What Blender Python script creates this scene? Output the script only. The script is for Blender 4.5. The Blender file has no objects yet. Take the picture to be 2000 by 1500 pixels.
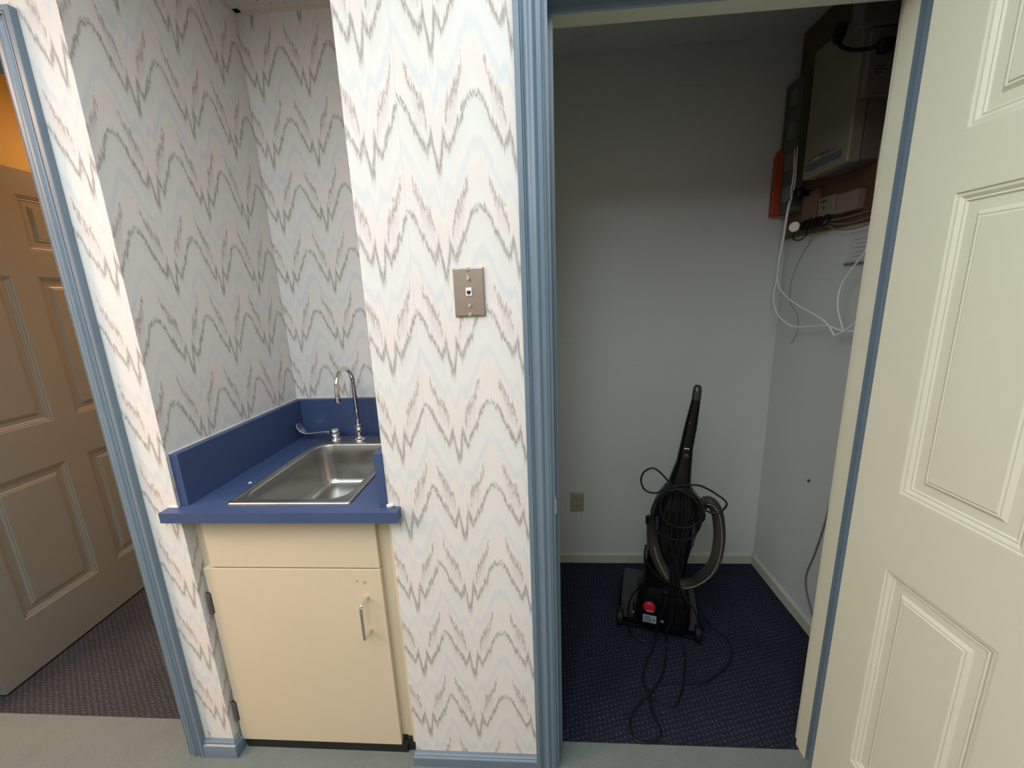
import bpy, bmesh, math, random
from mathutils import Vector, Matrix
R_ = math.radians
D = bpy.data
SC = bpy.context.scene
COL = SC.collection
random.seed(7)

# ------------------------------------------------------------------ camera
cam_d = D.cameras.new('camera'); cam = D.objects.new('camera', cam_d); COL.objects.link(cam)
SC.camera = cam
yaw, pitch, roll, foc = 0.0692, -0.2172, -0.0393, 781.17
F = Vector((-math.sin(yaw)*math.cos(pitch), math.cos(yaw)*math.cos(pitch), math.sin(pitch)))
Rt = Vector((math.cos(yaw), math.sin(yaw), 0)); Up = Rt.cross(F)
r2 = Rt*math.cos(roll)+Up*math.sin(roll); u2 = Up*math.cos(roll)-Rt*math.sin(roll)
m3 = Matrix((r2, u2, -F)).transposed()
cam.matrix_world = Matrix.Translation((0, -0.9699, 1.445)) @ m3.to_4x4()
cam_d.sensor_fit = 'HORIZONTAL'; cam_d.sensor_width = 36.0; cam_d.lens = foc/2000*36.0
cam_d.clip_start = 0.02; cam_d.clip_end = 50

# ------------------------------------------------------------------ world, exposure, lights
w = D.worlds.new('world'); SC.world = w; w.use_nodes = True
w.node_tree.nodes['Background'].inputs[0].default_value = (0.8, 0.85, 1, 1)
w.node_tree.nodes['Background'].inputs[1].default_value = 0.02
vs = SC.view_settings
SC.display_settings.display_device = 'sRGB'
vs.view_transform = 'Standard'; vs.look = 'None'; vs.gamma = 1.0; vs.use_curve_mapping = False
vs.exposure = 0.0

def area(name, loc, sx, sy, power, color, rot=(0, 0, 0)):
    l = D.lights.new(name, 'AREA'); l.shape = 'RECTANGLE'; l.size = sx; l.size_y = sy
    l.energy = power; l.color = color
    o = D.objects.new(name, l); COL.objects.link(o); o.location = loc; o.rotation_euler = rot
    return o
LIGHTS = [
    # name, centre, size x, size y, power, colour, spread   (each sits in a fixture built below)
    ('hall_lamp_near', (0.05, -0.66, 2.415), 0.54, 1.0, 4.6, (0.80, 0.95, 1.0), 180),
    ('hall_fill_middle', (-0.78, -0.95, 2.415), 0.54, 1.0, 9.8, (0.90, 0.97, 1.0), 180),  # added fill lamp, unseen, evens the light at the niche
    ('hall_fill_rear', (-0.32, -1.86, 2.415), 0.54, 1.0, 21.0, (0.90, 0.97, 1.0), 180),  # added fill lamp, unseen, general ambient from behind
    ('hall_fill_left', (-1.62, -1.50, 2.415), 0.54, 1.0, 14.5, (0.97, 0.97, 0.97), 180),  # added fill lamp, unseen, lifts the left side
    ('hall_lamp_warm', (-2.6, -1.0, 2.415), 0.54, 0.54, 54.0, (1.0, 0.62, 0.40), 180),
    ('room_warm_lamp', (-1.75, 1.5, 2.415), 0.28, 0.28, 14.5, (1.0, 0.50, 0.27), 180),
]
for L in LIGHTS:
    area(*L[:6]).data.spread = R_(L[6])

# ------------------------------------------------------------------ materials
def new_mat(name):
    m = D.materials.new(name); m.use_nodes = True
    nt = m.node_tree
    return m, nt, nt.nodes['Principled BSDF']

class NT:
    def __init__(s, nt): s.nt = nt
    def n(s, t, **k):
        x = s.nt.nodes.new(t)
        for a, b in k.items(): setattr(x, a, b)
        return x
    def l(s, a, b): s.nt.links.new(a, b)
    def put(s, v, sock):
        if v is None: return
        if isinstance(v, (int, float)): sock.default_value = v
        elif isinstance(v, (tuple, list)): sock.default_value = v
        else: s.l(v, sock)
    def m(s, op, a, b=None, c=None, clamp=False):
        x = s.n('ShaderNodeMath', operation=op, use_clamp=clamp)
        s.put(a, x.inputs[0]); s.put(b, x.inputs[1]); s.put(c, x.inputs[2])
        return x.outputs[0]
    def mix(s, f, a, b, mode='MIX'):
        x = s.n('ShaderNodeMix', data_type='RGBA', blend_type=mode)
        s.put(f, x.inputs[0]); s.put(a, x.inputs[6]); s.put(b, x.inputs[7])
        return x.outputs[2]
    def noise(s, vec, scale, detail=2, rough=.5):
        x = s.n('ShaderNodeTexNoise'); x.inputs['Scale'].default_value = scale
        x.inputs['Detail'].default_value = detail; x.inputs['Roughness'].default_value = rough
        s.put(vec, x.inputs['Vector']); return x.outputs['Fac']
    def mapv(s, vec, scale=(1, 1, 1), rot=(0, 0, 0), loc=(0, 0, 0)):
        x = s.n('ShaderNodeMapping'); s.l(vec, x.inputs[0])
        x.inputs['Scale'].default_value = scale; x.inputs['Rotation'].default_value = rot; x.inputs['Location'].default_value = loc
        return x.outputs[0]
    def range(s, v, a, b, c=0., d=1.):
        x = s.n('ShaderNodeMapRange'); s.put(v, x.inputs[0])
        for i, q in enumerate((a, b, c, d)): x.inputs[i+1].default_value = q
        return x.outputs[0]
    def bump(s, h, st, dist=.002):
        x = s.n('ShaderNodeBump'); x.inputs['Strength'].default_value = st; x.inputs['Distance'].default_value = dist
        s.l(h, x.inputs['Height']); return x.outputs[0]

def c4(c): return (c[0], c[1], c[2], 1)
def mat(name, col, rough=.5, metal=0., var=.04, vscale=6., bump=0., bscale=200., spec=.5, coat=0., bdist=.001):
    m, nt, p = new_mat(name); N = NT(nt)
    pos = N.n('ShaderNodeNewGeometry').outputs['Position']
    nz = N.noise(pos, vscale, 3)
    dk = tuple(max(0, c*(1-var*2)) for c in col); lt = tuple(min(1, c*(1+var*2)) for c in col)
    N.l(N.mix(nz, c4(dk), c4(lt)), p.inputs['Base Color'])
    p.inputs['Roughness'].default_value = rough; p.inputs['Metallic'].default_value = metal
    p.inputs['Specular IOR Level'].default_value = spec
    if coat: p.inputs['Coat Weight'].default_value = coat
    if bump:
        N.l(N.bump(N.noise(pos, bscale, 3), bump, bdist), p.inputs['Normal'])
    return m

PU, PZ = 0.1745, 0.2302
def curve(N, t, pts):
    x = N.n('ShaderNodeFloatCurve'); N.l(t, x.inputs['Value'])
    c = x.mapping.curves[0]
    while len(c.points) < len(pts): c.points.new(.5, .5)
    for i, (a, b) in enumerate(pts):
        c.points[i].location = (a, b)
        c.points[i].handle_type = 'AUTO' if (a < .36) else 'VECTOR'
    x.mapping.update()
    return x.outputs[0]

def wallpaper(name, axis, peak, seam=None, delta=0.):
    """flame stitch paper: nested peaks, period 17.5 cm across and 23 cm down"""
    m, nt, p = new_mat(name); N = NT(nt)
    pos = N.n('ShaderNodeNewGeometry').outputs['Position']
    sp = N.n('ShaderNodeSeparateXYZ'); N.l(pos, sp.inputs[0])
    h = sp.outputs['XYZ'.index(axis)]; z = sp.outputs['Z']
    if seam is not None:
        left = N.m('LESS_THAN', h, seam)
        h2 = N.m('ADD', h, N.m('MULTIPLY', left, delta))
    else: h2 = h
    def col_jit(width, seg, off):
        a = N.m('FLOOR', N.m('DIVIDE', h, width)); b = N.m('FLOOR', N.m('ADD', N.m('DIVIDE', z, seg), off))
        cb = N.n('ShaderNodeCombineXYZ'); N.l(a, cb.inputs[0]); N.l(b, cb.inputs[1])
        wn = N.n('ShaderNodeTexWhiteNoise', noise_dimensions='2D'); N.l(cb.outputs[0], wn.inputs['Vector'])
        return N.m('SUBTRACT', wn.outputs['Value'], .5)
    wob = N.m('MULTIPLY', N.m('SUBTRACT', N.noise(pos, 28., 1), .5), .006)
    uu = N.m('DIVIDE', N.m('SUBTRACT', N.m('ADD', h2, wob), peak), PU)
    fr = N.m('FRACT', N.m('ADD', uu, .5))
    t = N.m('MULTIPLY', N.m('ABSOLUTE', N.m('SUBTRACT', fr, .5)), 2.)
    jit = N.m('ADD', N.m('MULTIPLY', col_jit(.0016, .022, .3), .0145), N.m('MULTIPLY', col_jit(.0045, .05, .1), .006))
    d1 = N.m('MULTIPLY', curve(N, t, [(0, 0), (.1, .02), (.2, .09), (.33, .235), (.41, .40), (.45, .375), (.56, .52), (.72, .71), (.86, .50), (.945, .86), (1, .93)]), .16)
    # smooth version for the pastel bands
    d3 = N.m('MULTIPLY', curve(N, t, [(0, 0), (.12, .03), (.25, .16), (.45, .43), (.66, .66), (.78, .60), (.86, .58), (.95, .85), (1, .90)]), .16)
    zz = N.m('ADD', N.m('SUBTRACT', 1.186, z), jit)
    def wrap(v):   # signed distance to the nearest repeat
        q = N.m('FRACT', N.m('ADD', N.m('DIVIDE', v, PZ), .5)); return N.m('MULTIPLY', N.m('SUBTRACT', q, .5), PZ)
    e1 = wrap(N.m('SUBTRACT', zz, d1))
    g3 = N.m('FRACT', N.m('DIVIDE', N.m('SUBTRACT', N.m('ADD', zz, N.m('MULTIPLY', jit, .1)), d3), PZ))
    ramp = N.n('ShaderNodeValToRGB'); N.l(g3, ramp.inputs[0])
    cr = ramp.color_ramp
    base = (.775, .76, .735); grn = (.715, .73, .705); blu = (.66, .695, .72); crm = (.785, .76, .70); pnk = (.78, .72, .695)
    stops = [(0, grn), (.12, grn), (.33, base), (.40, blu), (.46, blu), (.53, crm), (.62, pnk), (.78, pnk), (.90, base), (1, (.78, .75, .72))]
    while len(cr.elements) < len(stops): cr.elements.new(.5)
    for i, (a, c) in enumerate(stops): cr.elements[i].position = a; cr.elements[i].color = c4(c)
    col = ramp.outputs[0]
    # hue drift down the paper
    big = N.noise(N.mapv(pos, (2, 2, 5)), 1.3, 2)
    col = N.mix(N.range(big, .4, .65, 0, .45), col, c4((.775, .755, .725)))
    # grey shading just under the broken stroke
    def band(v, a, b, s):
        return N.m('MULTIPLY', N.range(v, a-s, a+s), N.range(v, b-s, b+s, 1., 0.))
    S = N.m('MULTIPLY', curve(N, t, [(0, .50), (.25, .55), (.30, .60), (.38, .68), (.50, .743), (.60, .80), (.70, .835), (.75, .93), (.85, 1.0), (1, 1)]), .30)
    e2 = wrap(N.m('SUBTRACT', N.m('ADD', zz, N.m('MULTIPLY', jit, .8)), S))
    shade = N.m('MULTIPLY', band(t, .42, .76, .04), band(e2, 0., .05, .012))
    col = N.mix(N.m('MULTIPLY', shade, .42), col, c4((.62, .585, .59)))
    ln_n = N.range(N.noise(N.mapv(pos, (1, 1, .35)), 190., 2, .7), .3, .7, .62, 1.)
    stroke = N.m('MULTIPLY', band(t, .27, .77, .015), N.range(N.m('ABSOLUTE', e2), .004, .016, .9, 0.))
    stroke = N.m('MULTIPLY', stroke, ln_n)
    col = N.mix(N.m('MULTIPLY', stroke, .95), col, c4((.33, .28, .27)))
    wid = curve(N, t, [(0, .16), (.12, .22), (.25, .34), (.36, .42), (.7, .40), (.78, .50), (.88, .85), (.96, .9), (1, .5)])
    el = N.m('DIVIDE', N.m('ABSOLUTE', e1), wid)
    line = N.m('MULTIPLY', N.range(el, .006, .034, 1., 0.), ln_n)
    line = N.m('ADD', N.m('MULTIPLY', line, .8), N.range(el, .0, .06, .18, 0.))
    col = N.mix(N.m('MINIMUM', line, 1.), col, c4((.31, .265, .25)))
    # woven surface
    weave = N.noise(N.mapv(pos, (1, 1, 4)), 170., 3, .7)
    col = N.mix(N.range(weave, .35, .65, .17, 0.), col, c4((.55, .53, .50)))
    if seam is not None:
        sd = N.m('ABSOLUTE', N.m('SUBTRACT', h, seam))
        col = N.mix(N.range(sd, .0003, .0009, .35, 0.), col, c4((.45, .43, .42)))
    N.l(col, p.inputs['Base Color'])
    p.inputs['Roughness'].default_value = .8; p.inputs['Specular IOR Level'].default_value = .2
    N.l(N.bump(weave, .25, .0006), p.inputs['Normal'])
    return m

WP_R = wallpaper('wallpaper_pier', 'X', -.1245, seam=-.2955, delta=-.021)
WP_L = wallpaper('wallpaper_strip', 'X', -1.1375)
WP_NL = wallpaper('wallpaper_niche_side', 'Y', .061)
WP_NB = wallpaper('wallpaper_niche_back', 'X', -.8875)
WP_NR = wallpaper('wallpaper_niche_right', 'Y', .061)

BLUE_TRIM = mat('blue_trim_paint', (.150, .210, .270), .38, var=.05, vscale=9, bump=.05, bscale=60)
CREAM = mat('cream_door_paint', (.62, .645, .52), .42, var=.015, bump=.06, bscale=350, bdist=.0004)
CREAM_L = mat('dimmed_cream_door_paint', (.23, .245, .225), .42, var=.015, bump=.06, bscale=350, bdist=.0004)  # cream door, darkened in the colour to stand in for dim light
CREAM_TRIM = mat('cream_stop_paint', (.58, .60, .48), .45, var=.02)
CAB = mat('cream_laminate', (.66, .575, .42), .42, var=.012, vscale=3)
CAB_EDGE = mat('cream_laminate_edge', (.50, .46, .33), .5, var=.02)
LAM = mat('blue_laminate', (.048, .080, .185), .40, var=.06, vscale=7, spec=.5)
CLOSET = None
def closet_paint():
    m, nt, p = new_mat('closet_white_paint'); N = NT(nt)
    pos = N.n('ShaderNodeNewGeometry').outputs['Position']
    col = N.mix(N.noise(pos, 2.2, 3), c4((.57, .58, .56)), c4((.62, .63, .62)))
    sc = N.noise(N.mapv(pos, (1.5, 1.5, 22)), 2.6, 2)
    col = N.mix(N.range(sc, .70, .78, 0, .35), col, c4((.44, .44, .43)))
    N.l(col, p.inputs['Base Color']); p.inputs['Roughness'].default_value = .6
    N.l(N.bump(N.noise(pos, 260, 3), .08, .001), p.inputs['Normal'])
    return m
CLOSET = closet_paint()
CL_BB = mat('closet_baseboard_paint', (.52, .52, .43), .5)
HALL_W = mat('hall_wall_paint', (.62, .60, .56), .7)
ORANGE_W = mat('room_wall_paint', (.74, .60, .24), .7)
BLACK_V = mat('black_vinyl', (.012, .012, .013), .5)
CHROME = mat('polished_chrome', (.75, .74, .73), .07, 1., var=.0)
PLATE = mat('brushed_plate_steel', (.42, .36, .31), .35, 1., var=.05, vscale=60)
SCREW = mat('bright_screw_steel', (.75, .73, .70), .2, 1., var=.0)
NICKEL = mat('dull_nickel', (.30, .29, .28), .3, 1., var=.05)
CAULK = mat('white_caulk', (.75, .74, .70), .6)

def steel():
    m, nt, p = new_mat('brushed_sink_steel'); N = NT(nt)
    pos = N.n('ShaderNodeNewGeometry').outputs['Position']
    n1 = N.noise(N.mapv(pos, (30, 900, 200)), 1., 2); n2 = N.noise(pos, 14, 4)
    N.l(N.mix(n2, (.42, .42, .40, 1), (.52, .52, .50, 1)), p.inputs['Base Color'])
    p.inputs['Metallic'].default_value = 1.
    N.l(N.range(n2, .3, .7, .27, .38), p.inputs['Roughness'])
    N.l(N.bump(n1, .05, .0005), p.inputs['Normal'])
    return m
STEEL = steel()

def carpet_hall():
    m, nt, p = new_mat('plush_grey_green_carpet'); N = NT(nt)
    pos = N.n('ShaderNodeNewGeometry').outputs['Position']
    a = N.noise(pos, 9, 3); b = N.noise(pos, 260, 3, .7)
    col = N.mix(a, (.17, .21, .20, 1), (.235, .275, .26, 1))
    col = N.mix(N.range(b, .3, .7, .35, 0), col, (.07, .085, .08, 1))
    N.l(col, p.inputs['Base Color']); p.inputs['Roughness'].default_value = .95; p.inputs['Specular IOR Level'].default_value = .1
    p.inputs['Sheen Weight'].default_value = .2
    N.l(N.bump(N.m('ADD', b, N.m('MULTIPLY', a, 1.)), .9, .006), p.inputs['Normal'])
    return m
def carpet_loop(name, dark, mid, light, angle, sx, sy):
    """tufted carpet with a small broken lattice of lighter loops"""
    m, nt, p = new_mat(name); N = NT(nt)
    pos = N.n('ShaderNodeNewGeometry').outputs['Position']
    wv = N.n('ShaderNodeVectorMath', operation='ADD'); N.l(pos, wv.inputs[0])
    nn = N.n('ShaderNodeTexNoise'); nn.inputs['Scale'].default_value = 45; N.l(pos, nn.inputs['Vector'])
    sc = N.n('ShaderNodeVectorMath', operation='SCALE'); N.l(nn.outputs['Color'], sc.inputs[0]); sc.inputs['Scale'].default_value = .013
    N.l(sc.outputs[0], wv.inputs[1])
    v = N.mapv(wv.outputs[0], (1, 1, 1), (0, 0, angle))
    s = N.n('ShaderNodeSeparateXYZ'); N.l(v, s.inputs[0])
    x = N.m('DIVIDE', s.outputs['X'], sx); y = N.m('DIVIDE', s.outputs['Y'], sy)
    row = N.m('FLOOR', y)
    x = N.m('ADD', x, N.m('MULTIPLY', row, .5))
    fx = N.m('ABSOLUTE', N.m('SUBTRACT', N.m('FRACT', x), .5)); fy = N.m('ABSOLUTE', N.m('SUBTRACT', N.m('FRACT', y), .5))
    spot = N.m('MULTIPLY', N.range(fx, .10, .30, 1, 0), N.range(fy, .14, .40, 1, 0))
    fib = N.noise(N.mapv(v, (1, 2.2, 1)), 330, 3, .8); big = N.noise(pos, 5, 2)
    col = N.mix(N.range(fib, .3, .7), c4(dark), c4(mid))
    col = N.mix(N.m('MULTIPLY', spot, N.range(fib, .38, .62, .0, 1.)), col, c4(light))
    col = N.mix(N.range(big, .3, .7, .25, 0), col, c4(tuple(c*.6 for c in dark)))
    N.l(col, p.inputs['Base Color']); p.inputs['Roughness'].default_value = .95; p.inputs['Specular IOR Level'].default_value = .1
    N.l(N.bump(N.m('ADD', fib, spot), .8, .004), p.inputs['Normal'])
    return m
CARPET_H = carpet_hall()
CARPET_C = carpet_loop('navy_loop_carpet', (.013, .016, .030), (.031, .036, .062), (.10, .105, .15), R_(38), .020, .013)
CARPET_R = carpet_loop('taupe_loop_carpet', (.034, .038, .048), (.078, .086, .10), (.19, .205, .225), R_(-4), .024, .0105)

def tile_mat():
    m, nt, p = new_mat('ceiling_tile'); N = NT(nt)
    pos = N.n('ShaderNodeNewGeometry').outputs['Position']
    v = N.n('ShaderNodeTexVoronoi'); v.inputs['Scale'].default_value = 85; N.l(pos, v.inputs['Vector'])
    k = N.m('MULTIPLY', N.range(v.outputs['Distance'], .18, .26, 1, 0), N.range(N.noise(pos, 60, 1), .5, .56))
    N.l(N.mix(k, (.62, .60, .55, 1), (.10, .09, .08, 1)), p.inputs['Base Color']); p.inputs['Roughness'].default_value = .9
    return m
TILE = tile_mat()
GRID = mat('ceiling_grid_paint', (.66, .62, .54), .5)

def wood():
    m, nt, p = new_mat('plywood'); N = NT(nt)
    pos = N.n('ShaderNodeNewGeometry').outputs['Position']
    g = N.noise(N.mapv(pos, (1, 2.5, 40)), 2.4, 4, .65)
    N.l(N.mix(g, (.055, .026, .009, 1), (.17, .085, .032, 1)), p.inputs['Base Color']); p.inputs['Roughness'].default_value = .55
    return m
WOOD = wood()
PL_BLACK = mat('glossy_black_plastic', (.004, .004, .005), .25, var=.0, spec=.25)
PL_MATT = mat('matt_black_plastic', (.006, .006, .007), .5, var=.1, spec=.2)
PL_GREY = mat('smoky_grey_plastic', (.035, .032, .034), .4, var=.1)
PL_GREEN = mat('dark_green_grip', (.012, .03, .026), .35)
HOSE = mat('ribbed_grey_hose', (.040, .037, .030), .40, var=.1, spec=.35)
HOSE_LINE = mat('pale_hose_wire', (.30, .30, .28), .4)
RED = mat('red_plastic', (.42, .012, .022), .35)
LABEL = mat('pale_blue_label', (.28, .33, .40), .5)
INK = mat('dark_ink', (.03, .035, .05), .6)
INK_PALE = mat('pale_ink', (.55, .30, .30), .6)
CORD = mat('black_rubber_cord', (.006, .006, .008), .45, spec=.3)
WHITE_C = mat('white_cable_jacket', (.85, .85, .82), .45)
GREY_C = mat('grey_cable_jacket', (.13, .14, .16), .5)
BEIGE_P = mat('beige_equipment_plastic', (.19, .165, .115), .5)  # darker than the real plastic: closet dimness put into the colour
WHITE_P = mat('white_equipment_plastic', (.16, .125, .115), .5)  # white plastic darkened in the colour in place of dim closet light
GREEN_P = mat('grey_green_frame', (.10, .10, .07), .6)
ORANGE = mat('orange_plastic', (.42, .055, .018), .5)
IVORY = mat('ivory_outlet_plastic', (.34, .34, .23), .45)
PAPER = mat('white_paper', (.55, .56, .57), .8)
PINKC = mat('pinkish_box_plastic', (.22, .15, .13), .6)  # box colour lowered as well, standing in for the dim closet
def emis(name, c, s):
    m, nt, p = new_mat(name)
    p.inputs['Base Color'].default_value = c4(c); p.inputs['Emission Color'].default_value = c4(c); p.inputs['Emission Strength'].default_value = s
    return m

# ------------------------------------------------------------------ mesh helpers
class MB:
    def __init__(s): s.bm = bmesh.new()
    def box(s, x0, x1, y0, y1, z0, z1):
        if x0 > x1: x0, x1 = x1, x0
        if y0 > y1: y0, y1 = y1, y0
        if z0 > z1: z0, z1 = z1, z0
        v = [s.bm.verts.new(q) for q in ((x0,y0,z0),(x1,y0,z0),(x1,y1,z0),(x0,y1,z0),(x0,y0,z1),(x1,y0,z1),(x1,y1,z1),(x0,y1,z1))]
        for f in ((0,3,2,1),(4,5,6,7),(0,1,5,4),(1,2,6,5),(2,3,7,6),(3,0,4,7)): s.bm.faces.new([v[i] for i in f])
        return s
    def rings(s, rings, cap0=True, cap1=True, closed=True):
        rs = [[s.bm.verts.new(p) for p in r] for r in rings]
        n = len(rs[0])
        for a, b in zip(rs[:-1], rs[1:]):
            for i in range(n if closed else n-1):
                j = (i+1) % n
                s.bm.faces.new((a[i], a[j], b[j], b[i]))
        if cap0: s.bm.faces.new(list(reversed(rs[0])))
        if cap1: s.bm.faces.new(rs[-1])
        return s
    def lathe(s, c, prof, axis=(0, 0, 1), n=24, cap=True):
        ax = Vector(axis).normalized(); a = ax.orthogonal().normalized(); b = ax.cross(a); c = Vector(c)
        s.rings([[c+ax*h+(a*math.cos(2*math.pi*i/n)+b*math.sin(2*math.pi*i/n))*max(r, 1e-5) for i in range(n)] for r, h in prof], cap, cap)
        return s
    def tube(s, pts, r, n=8, cap=True, rfun=None):
        pts = [Vector(p) for p in pts]
        t0 = (pts[1]-pts[0]).normalized(); a = t0.orthogonal().normalized()
        rings = []
        for i, p in enumerate(pts):
            t = (pts[min(i+1, len(pts)-1)]-pts[max(i-1, 0)])
            t = t.normalized() if t.length > 1e-9 else t0
            a = (a - t*a.dot(t)).normalized(); b = t.cross(a)
            rr = rfun(i) if rfun else r
            rings.append([p+(a*math.cos(2*math.pi*k/n)+b*math.sin(2*math.pi*k/n))*rr for k in range(n)])
        return s.rings(rings, cap, cap)
    def xf(s, m):
        bmesh.ops.transform(s.bm, matrix=m, verts=s.bm.verts); return s
    def build(s, name, m, parent=None, smooth=False, bevel=0., seg=2, angle=35):
        bmesh.ops.recalc_face_normals(s.bm, faces=s.bm.faces)
        me = D.meshes.new(name); s.bm.to_mesh(me); s.bm.free()
        mats = m if isinstance(m, (list, tuple)) else [m]
        for q in mats: me.materials.append(q)
        if smooth:
            for p in me.polygons: p.use_smooth = True
            me.set_sharp_from_angle(angle=R_(angle))
        o = D.objects.new(name, me); COL.objects.link(o)
        if parent: o.parent = parent
        if bevel:
            b = o.modifiers.new('bevel', 'BEVEL'); b.width = bevel; b.segments = seg; b.limit_method = 'ANGLE'; b.angle_limit = R_(40)
            b.harden_normals = False
        return o

def smooth_path(pts, k=6):
    """catmull-rom through the points"""
    P = [Vector(p) for p in pts]; P = [P[0]*2-P[1]]+P+[P[-1]*2-P[-2]]; out = []
    for i in range(1, len(P)-2):
        for j in range(k):
            t = j/k; a, b, c, d = P[i-1], P[i], P[i+1], P[i+2]
            out.append(.5*((2*b)+(c-a)*t+(2*a-5*b+4*c-d)*t*t+(3*b-a-3*c+d)*t**3))
    out.append(P[-2]); return out
def resample(pts, step):
    out = [pts[0].copy()]; acc = 0.
    for a, b in zip(pts[:-1], pts[1:]):
        L = (b-a).length; d = step-acc
        while d <= L:
            out.append(a.lerp(b, d/L)); d += step
        acc = (acc+L) % step if L+acc >= step else acc+L
    return out
def thing(name, label, cat, loc=(0, 0, 0), rz=0., group=None):
    o = D.objects.new(name, None); COL.objects.link(o); o.location = loc; o.rotation_euler = (0, 0, rz); o.empty_display_size = .05
    o['label'] = label; o['category'] = cat
    if group: o['group'] = group
    return o
def tag(o, label, cat, group=None):
    o['label'] = label; o['category'] = cat
    if group: o['group'] = group
    return o
def struct(o): o['kind'] = 'structure'; return o

# ------------------------------------------------------------------ dimensions
NX0, NX1, NY = -1.0286, -.4186, .620       # niche
WT = .104                                   # wall thickness
CEIL = 2.451
LC0, LC1 = -2.104, -1.190                   # left door opening
CJ0, CJ1 = .035, .809                       # closet opening
CX0, CX1, CY = -.31, 1.115, .987            # closet
CCEIL = 2.432
HX0, HX1, HY0 = -3.2, 2.6, -3.2             # hall

# ------------------------------------------------------------------ floors and ceilings
struct(MB().box(HX0, HX1, HY0, .085, -.05, 0).box(HX0, -1.13, .085, .105, -.05, 0).box(NX0, NX1, .085, NY, -.05, 0).build('floor', CARPET_H))
struct(MB().box(CJ0-.4, CX1, .072, CY, -.048, .0015).build('floor_closet', CARPET_C))
struct(MB().box(-3.6, -1.13, .101, 3.2, -.048, .0015).build('floor_room', CARPET_R))
struct(MB().box(HX0, HX1, HY0, WT, CEIL, CEIL+.08).box(NX0-.02, NX1+.02, 0, NY, CEIL, CEIL+.08).build('ceiling', TILE))
struct(MB().box(CX0-.05, CX1+.05, WT, CY+.05, CCEIL, CCEIL+.08).build('ceiling_closet', CLOSET))
struct(MB().box(-3.6, NX0-.05, WT, 3.2, CEIL, CEIL+.08).build('ceiling_room', ORANGE_W))
# wall angle and grid bars of the niche ceiling
g = MB()
a = .022
g.box(NX0, NX0+a, 0, NY, CEIL-.003, CEIL).box(NX1-a, NX1, 0, NY, CEIL-.003, CEIL).box(NX0, NX1, NY-a, NY, CEIL-.003, CEIL)
g.box(NX0, NX0+.0015, 0, NY, CEIL-.012, CEIL).box(NX0, NX1, NY-.0015, NY, CEIL-.012, CEIL).box(NX1-.0015, NX1, 0, NY, CEIL-.012, CEIL)
struct(g.build('trim_1', GRID))
g = MB()
for i in range(-5, 5):
    g.box(i*.61-.012, i*.61+.012, HY0, -.02, CEIL-.004, CEIL+.001)
for j in range(1, 6):
    g.box(HX0, HX1, -j*.61-.012+.06, -j*.61+.012+.06, CEIL-.0038, CEIL+.001)
struct(g.build('trim_2', GRID))

# ------------------------------------------------------------------ walls
def wall(name, m, *bs):
    g = MB()
    for b in bs: g.box(*b)
    return struct(g.build(name, m))
HEAD = 2.042
wall('wall_front', WP_R, (NX1+.0005, CJ0-.006, 0, WT, 0, CEIL), (CJ0-.006, CJ1+.006, 0, WT, HEAD+.006, CEIL), (CJ1+.006, HX1, 0, WT, 0, CEIL))
wall('wall_front_left', WP_L, (LC1+.006, NX0-.0005, 0, WT, 0, CEIL), (LC0-.006, LC1+.006, 0, WT, HEAD+.006, CEIL), (HX0, LC0-.006, 0, WT, 0, CEIL))
wall('wall_niche_left', WP_NL, (NX0-.02, NX0, .0003, NY, 0, CEIL))
wall('wall_niche_back', WP_NB, (NX0-.1, NX1+.1, NY, NY+.1, 0, CEIL))
wall('wall_niche_right', WP_NR, (NX1, NX1+.02, .0003, NY, 0, CEIL))
wall('wall_closet_left', CLOSET, (CX0-.05, CX0, WT, CY, 0, CCEIL))
wall('wall_closet_back', CLOSET, (CX0-.05, CX1+.05, CY, CY+.06, 0, CCEIL))
wall('wall_closet_right', CLOSET, (CX1, CX1+.06, WT, CY, 0, CCEIL))
wall('wall_closet_front', CLOSET, (CX0, CJ0-.006, WT, WT+.004, 0, CCEIL), (CJ0-.006, CJ1+.006, WT, WT+.004, HEAD+.006, CCEIL), (CJ1+.006, CX1, WT, WT+.004, 0, CCEIL))
wall('wall_room_right', ORANGE_W, (NX0-.08, NX0-.03, WT, 3.2, 0, CEIL))
wall('wall_room_left', ORANGE_W, (-2.35, -2.29, WT, 3.2, 0, CEIL))
wall('wall_room_back', ORANGE_W, (-2.35, NX0-.05, 3.2, 3.26, 0, CEIL))
wall('wall_back', HALL_W, (HX0, HX1, HY0-.06, HY0, 0, CEIL))
wall('wall_left', HALL_W, (HX0-.06, HX0, HY0, WT, 0, CEIL))
wall('wall_right', HALL_W, (HX1, HX1+.06, HY0, WT, 0, CEIL))

# ------------------------------------------------------------------ door casings and jambs
PROF = [(0, 0), (0, .009), (.003, .0105), (.0045, .0085), (.006, .0105), (.015, .0115), (.0165, .0100), (.018, .0125), (.023, .0160), (.028, .0155),
        (.033, .0115), (.038, .0105), (.0415, .0125), (.0435, .0170), (.0455, .0175), (.0465, .0145), (.048, .0170), (.058, .0175), (.0595, .0160), (.0595, 0)]
def casing(name, xi0, xi1, zi, wscale=1., zb=0.):
    """mitred moulded casing round an opening, on the hall side of the front wall"""
    rings = []
    P = [(d*wscale, -h) for d, h in PROF]
    rings.append([(xi0-d, h, zb) for d, h in P])
    rings.append([(xi0-d, h, zi+d) for d, h in P])
    rings.append([(xi1+d, h, zi+d) for d, h in P])
    rings.append([(xi1+d, h, zb) for d, h in P])
    return struct(MB().rings(rings).build(name, BLUE_TRIM, smooth=True, angle=25))
casing('trim_3', .0265, .8175, 2.046, 1.04)
casing('trim_4', LC0-.006, LC1+.005, 2.043, .99)
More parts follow.
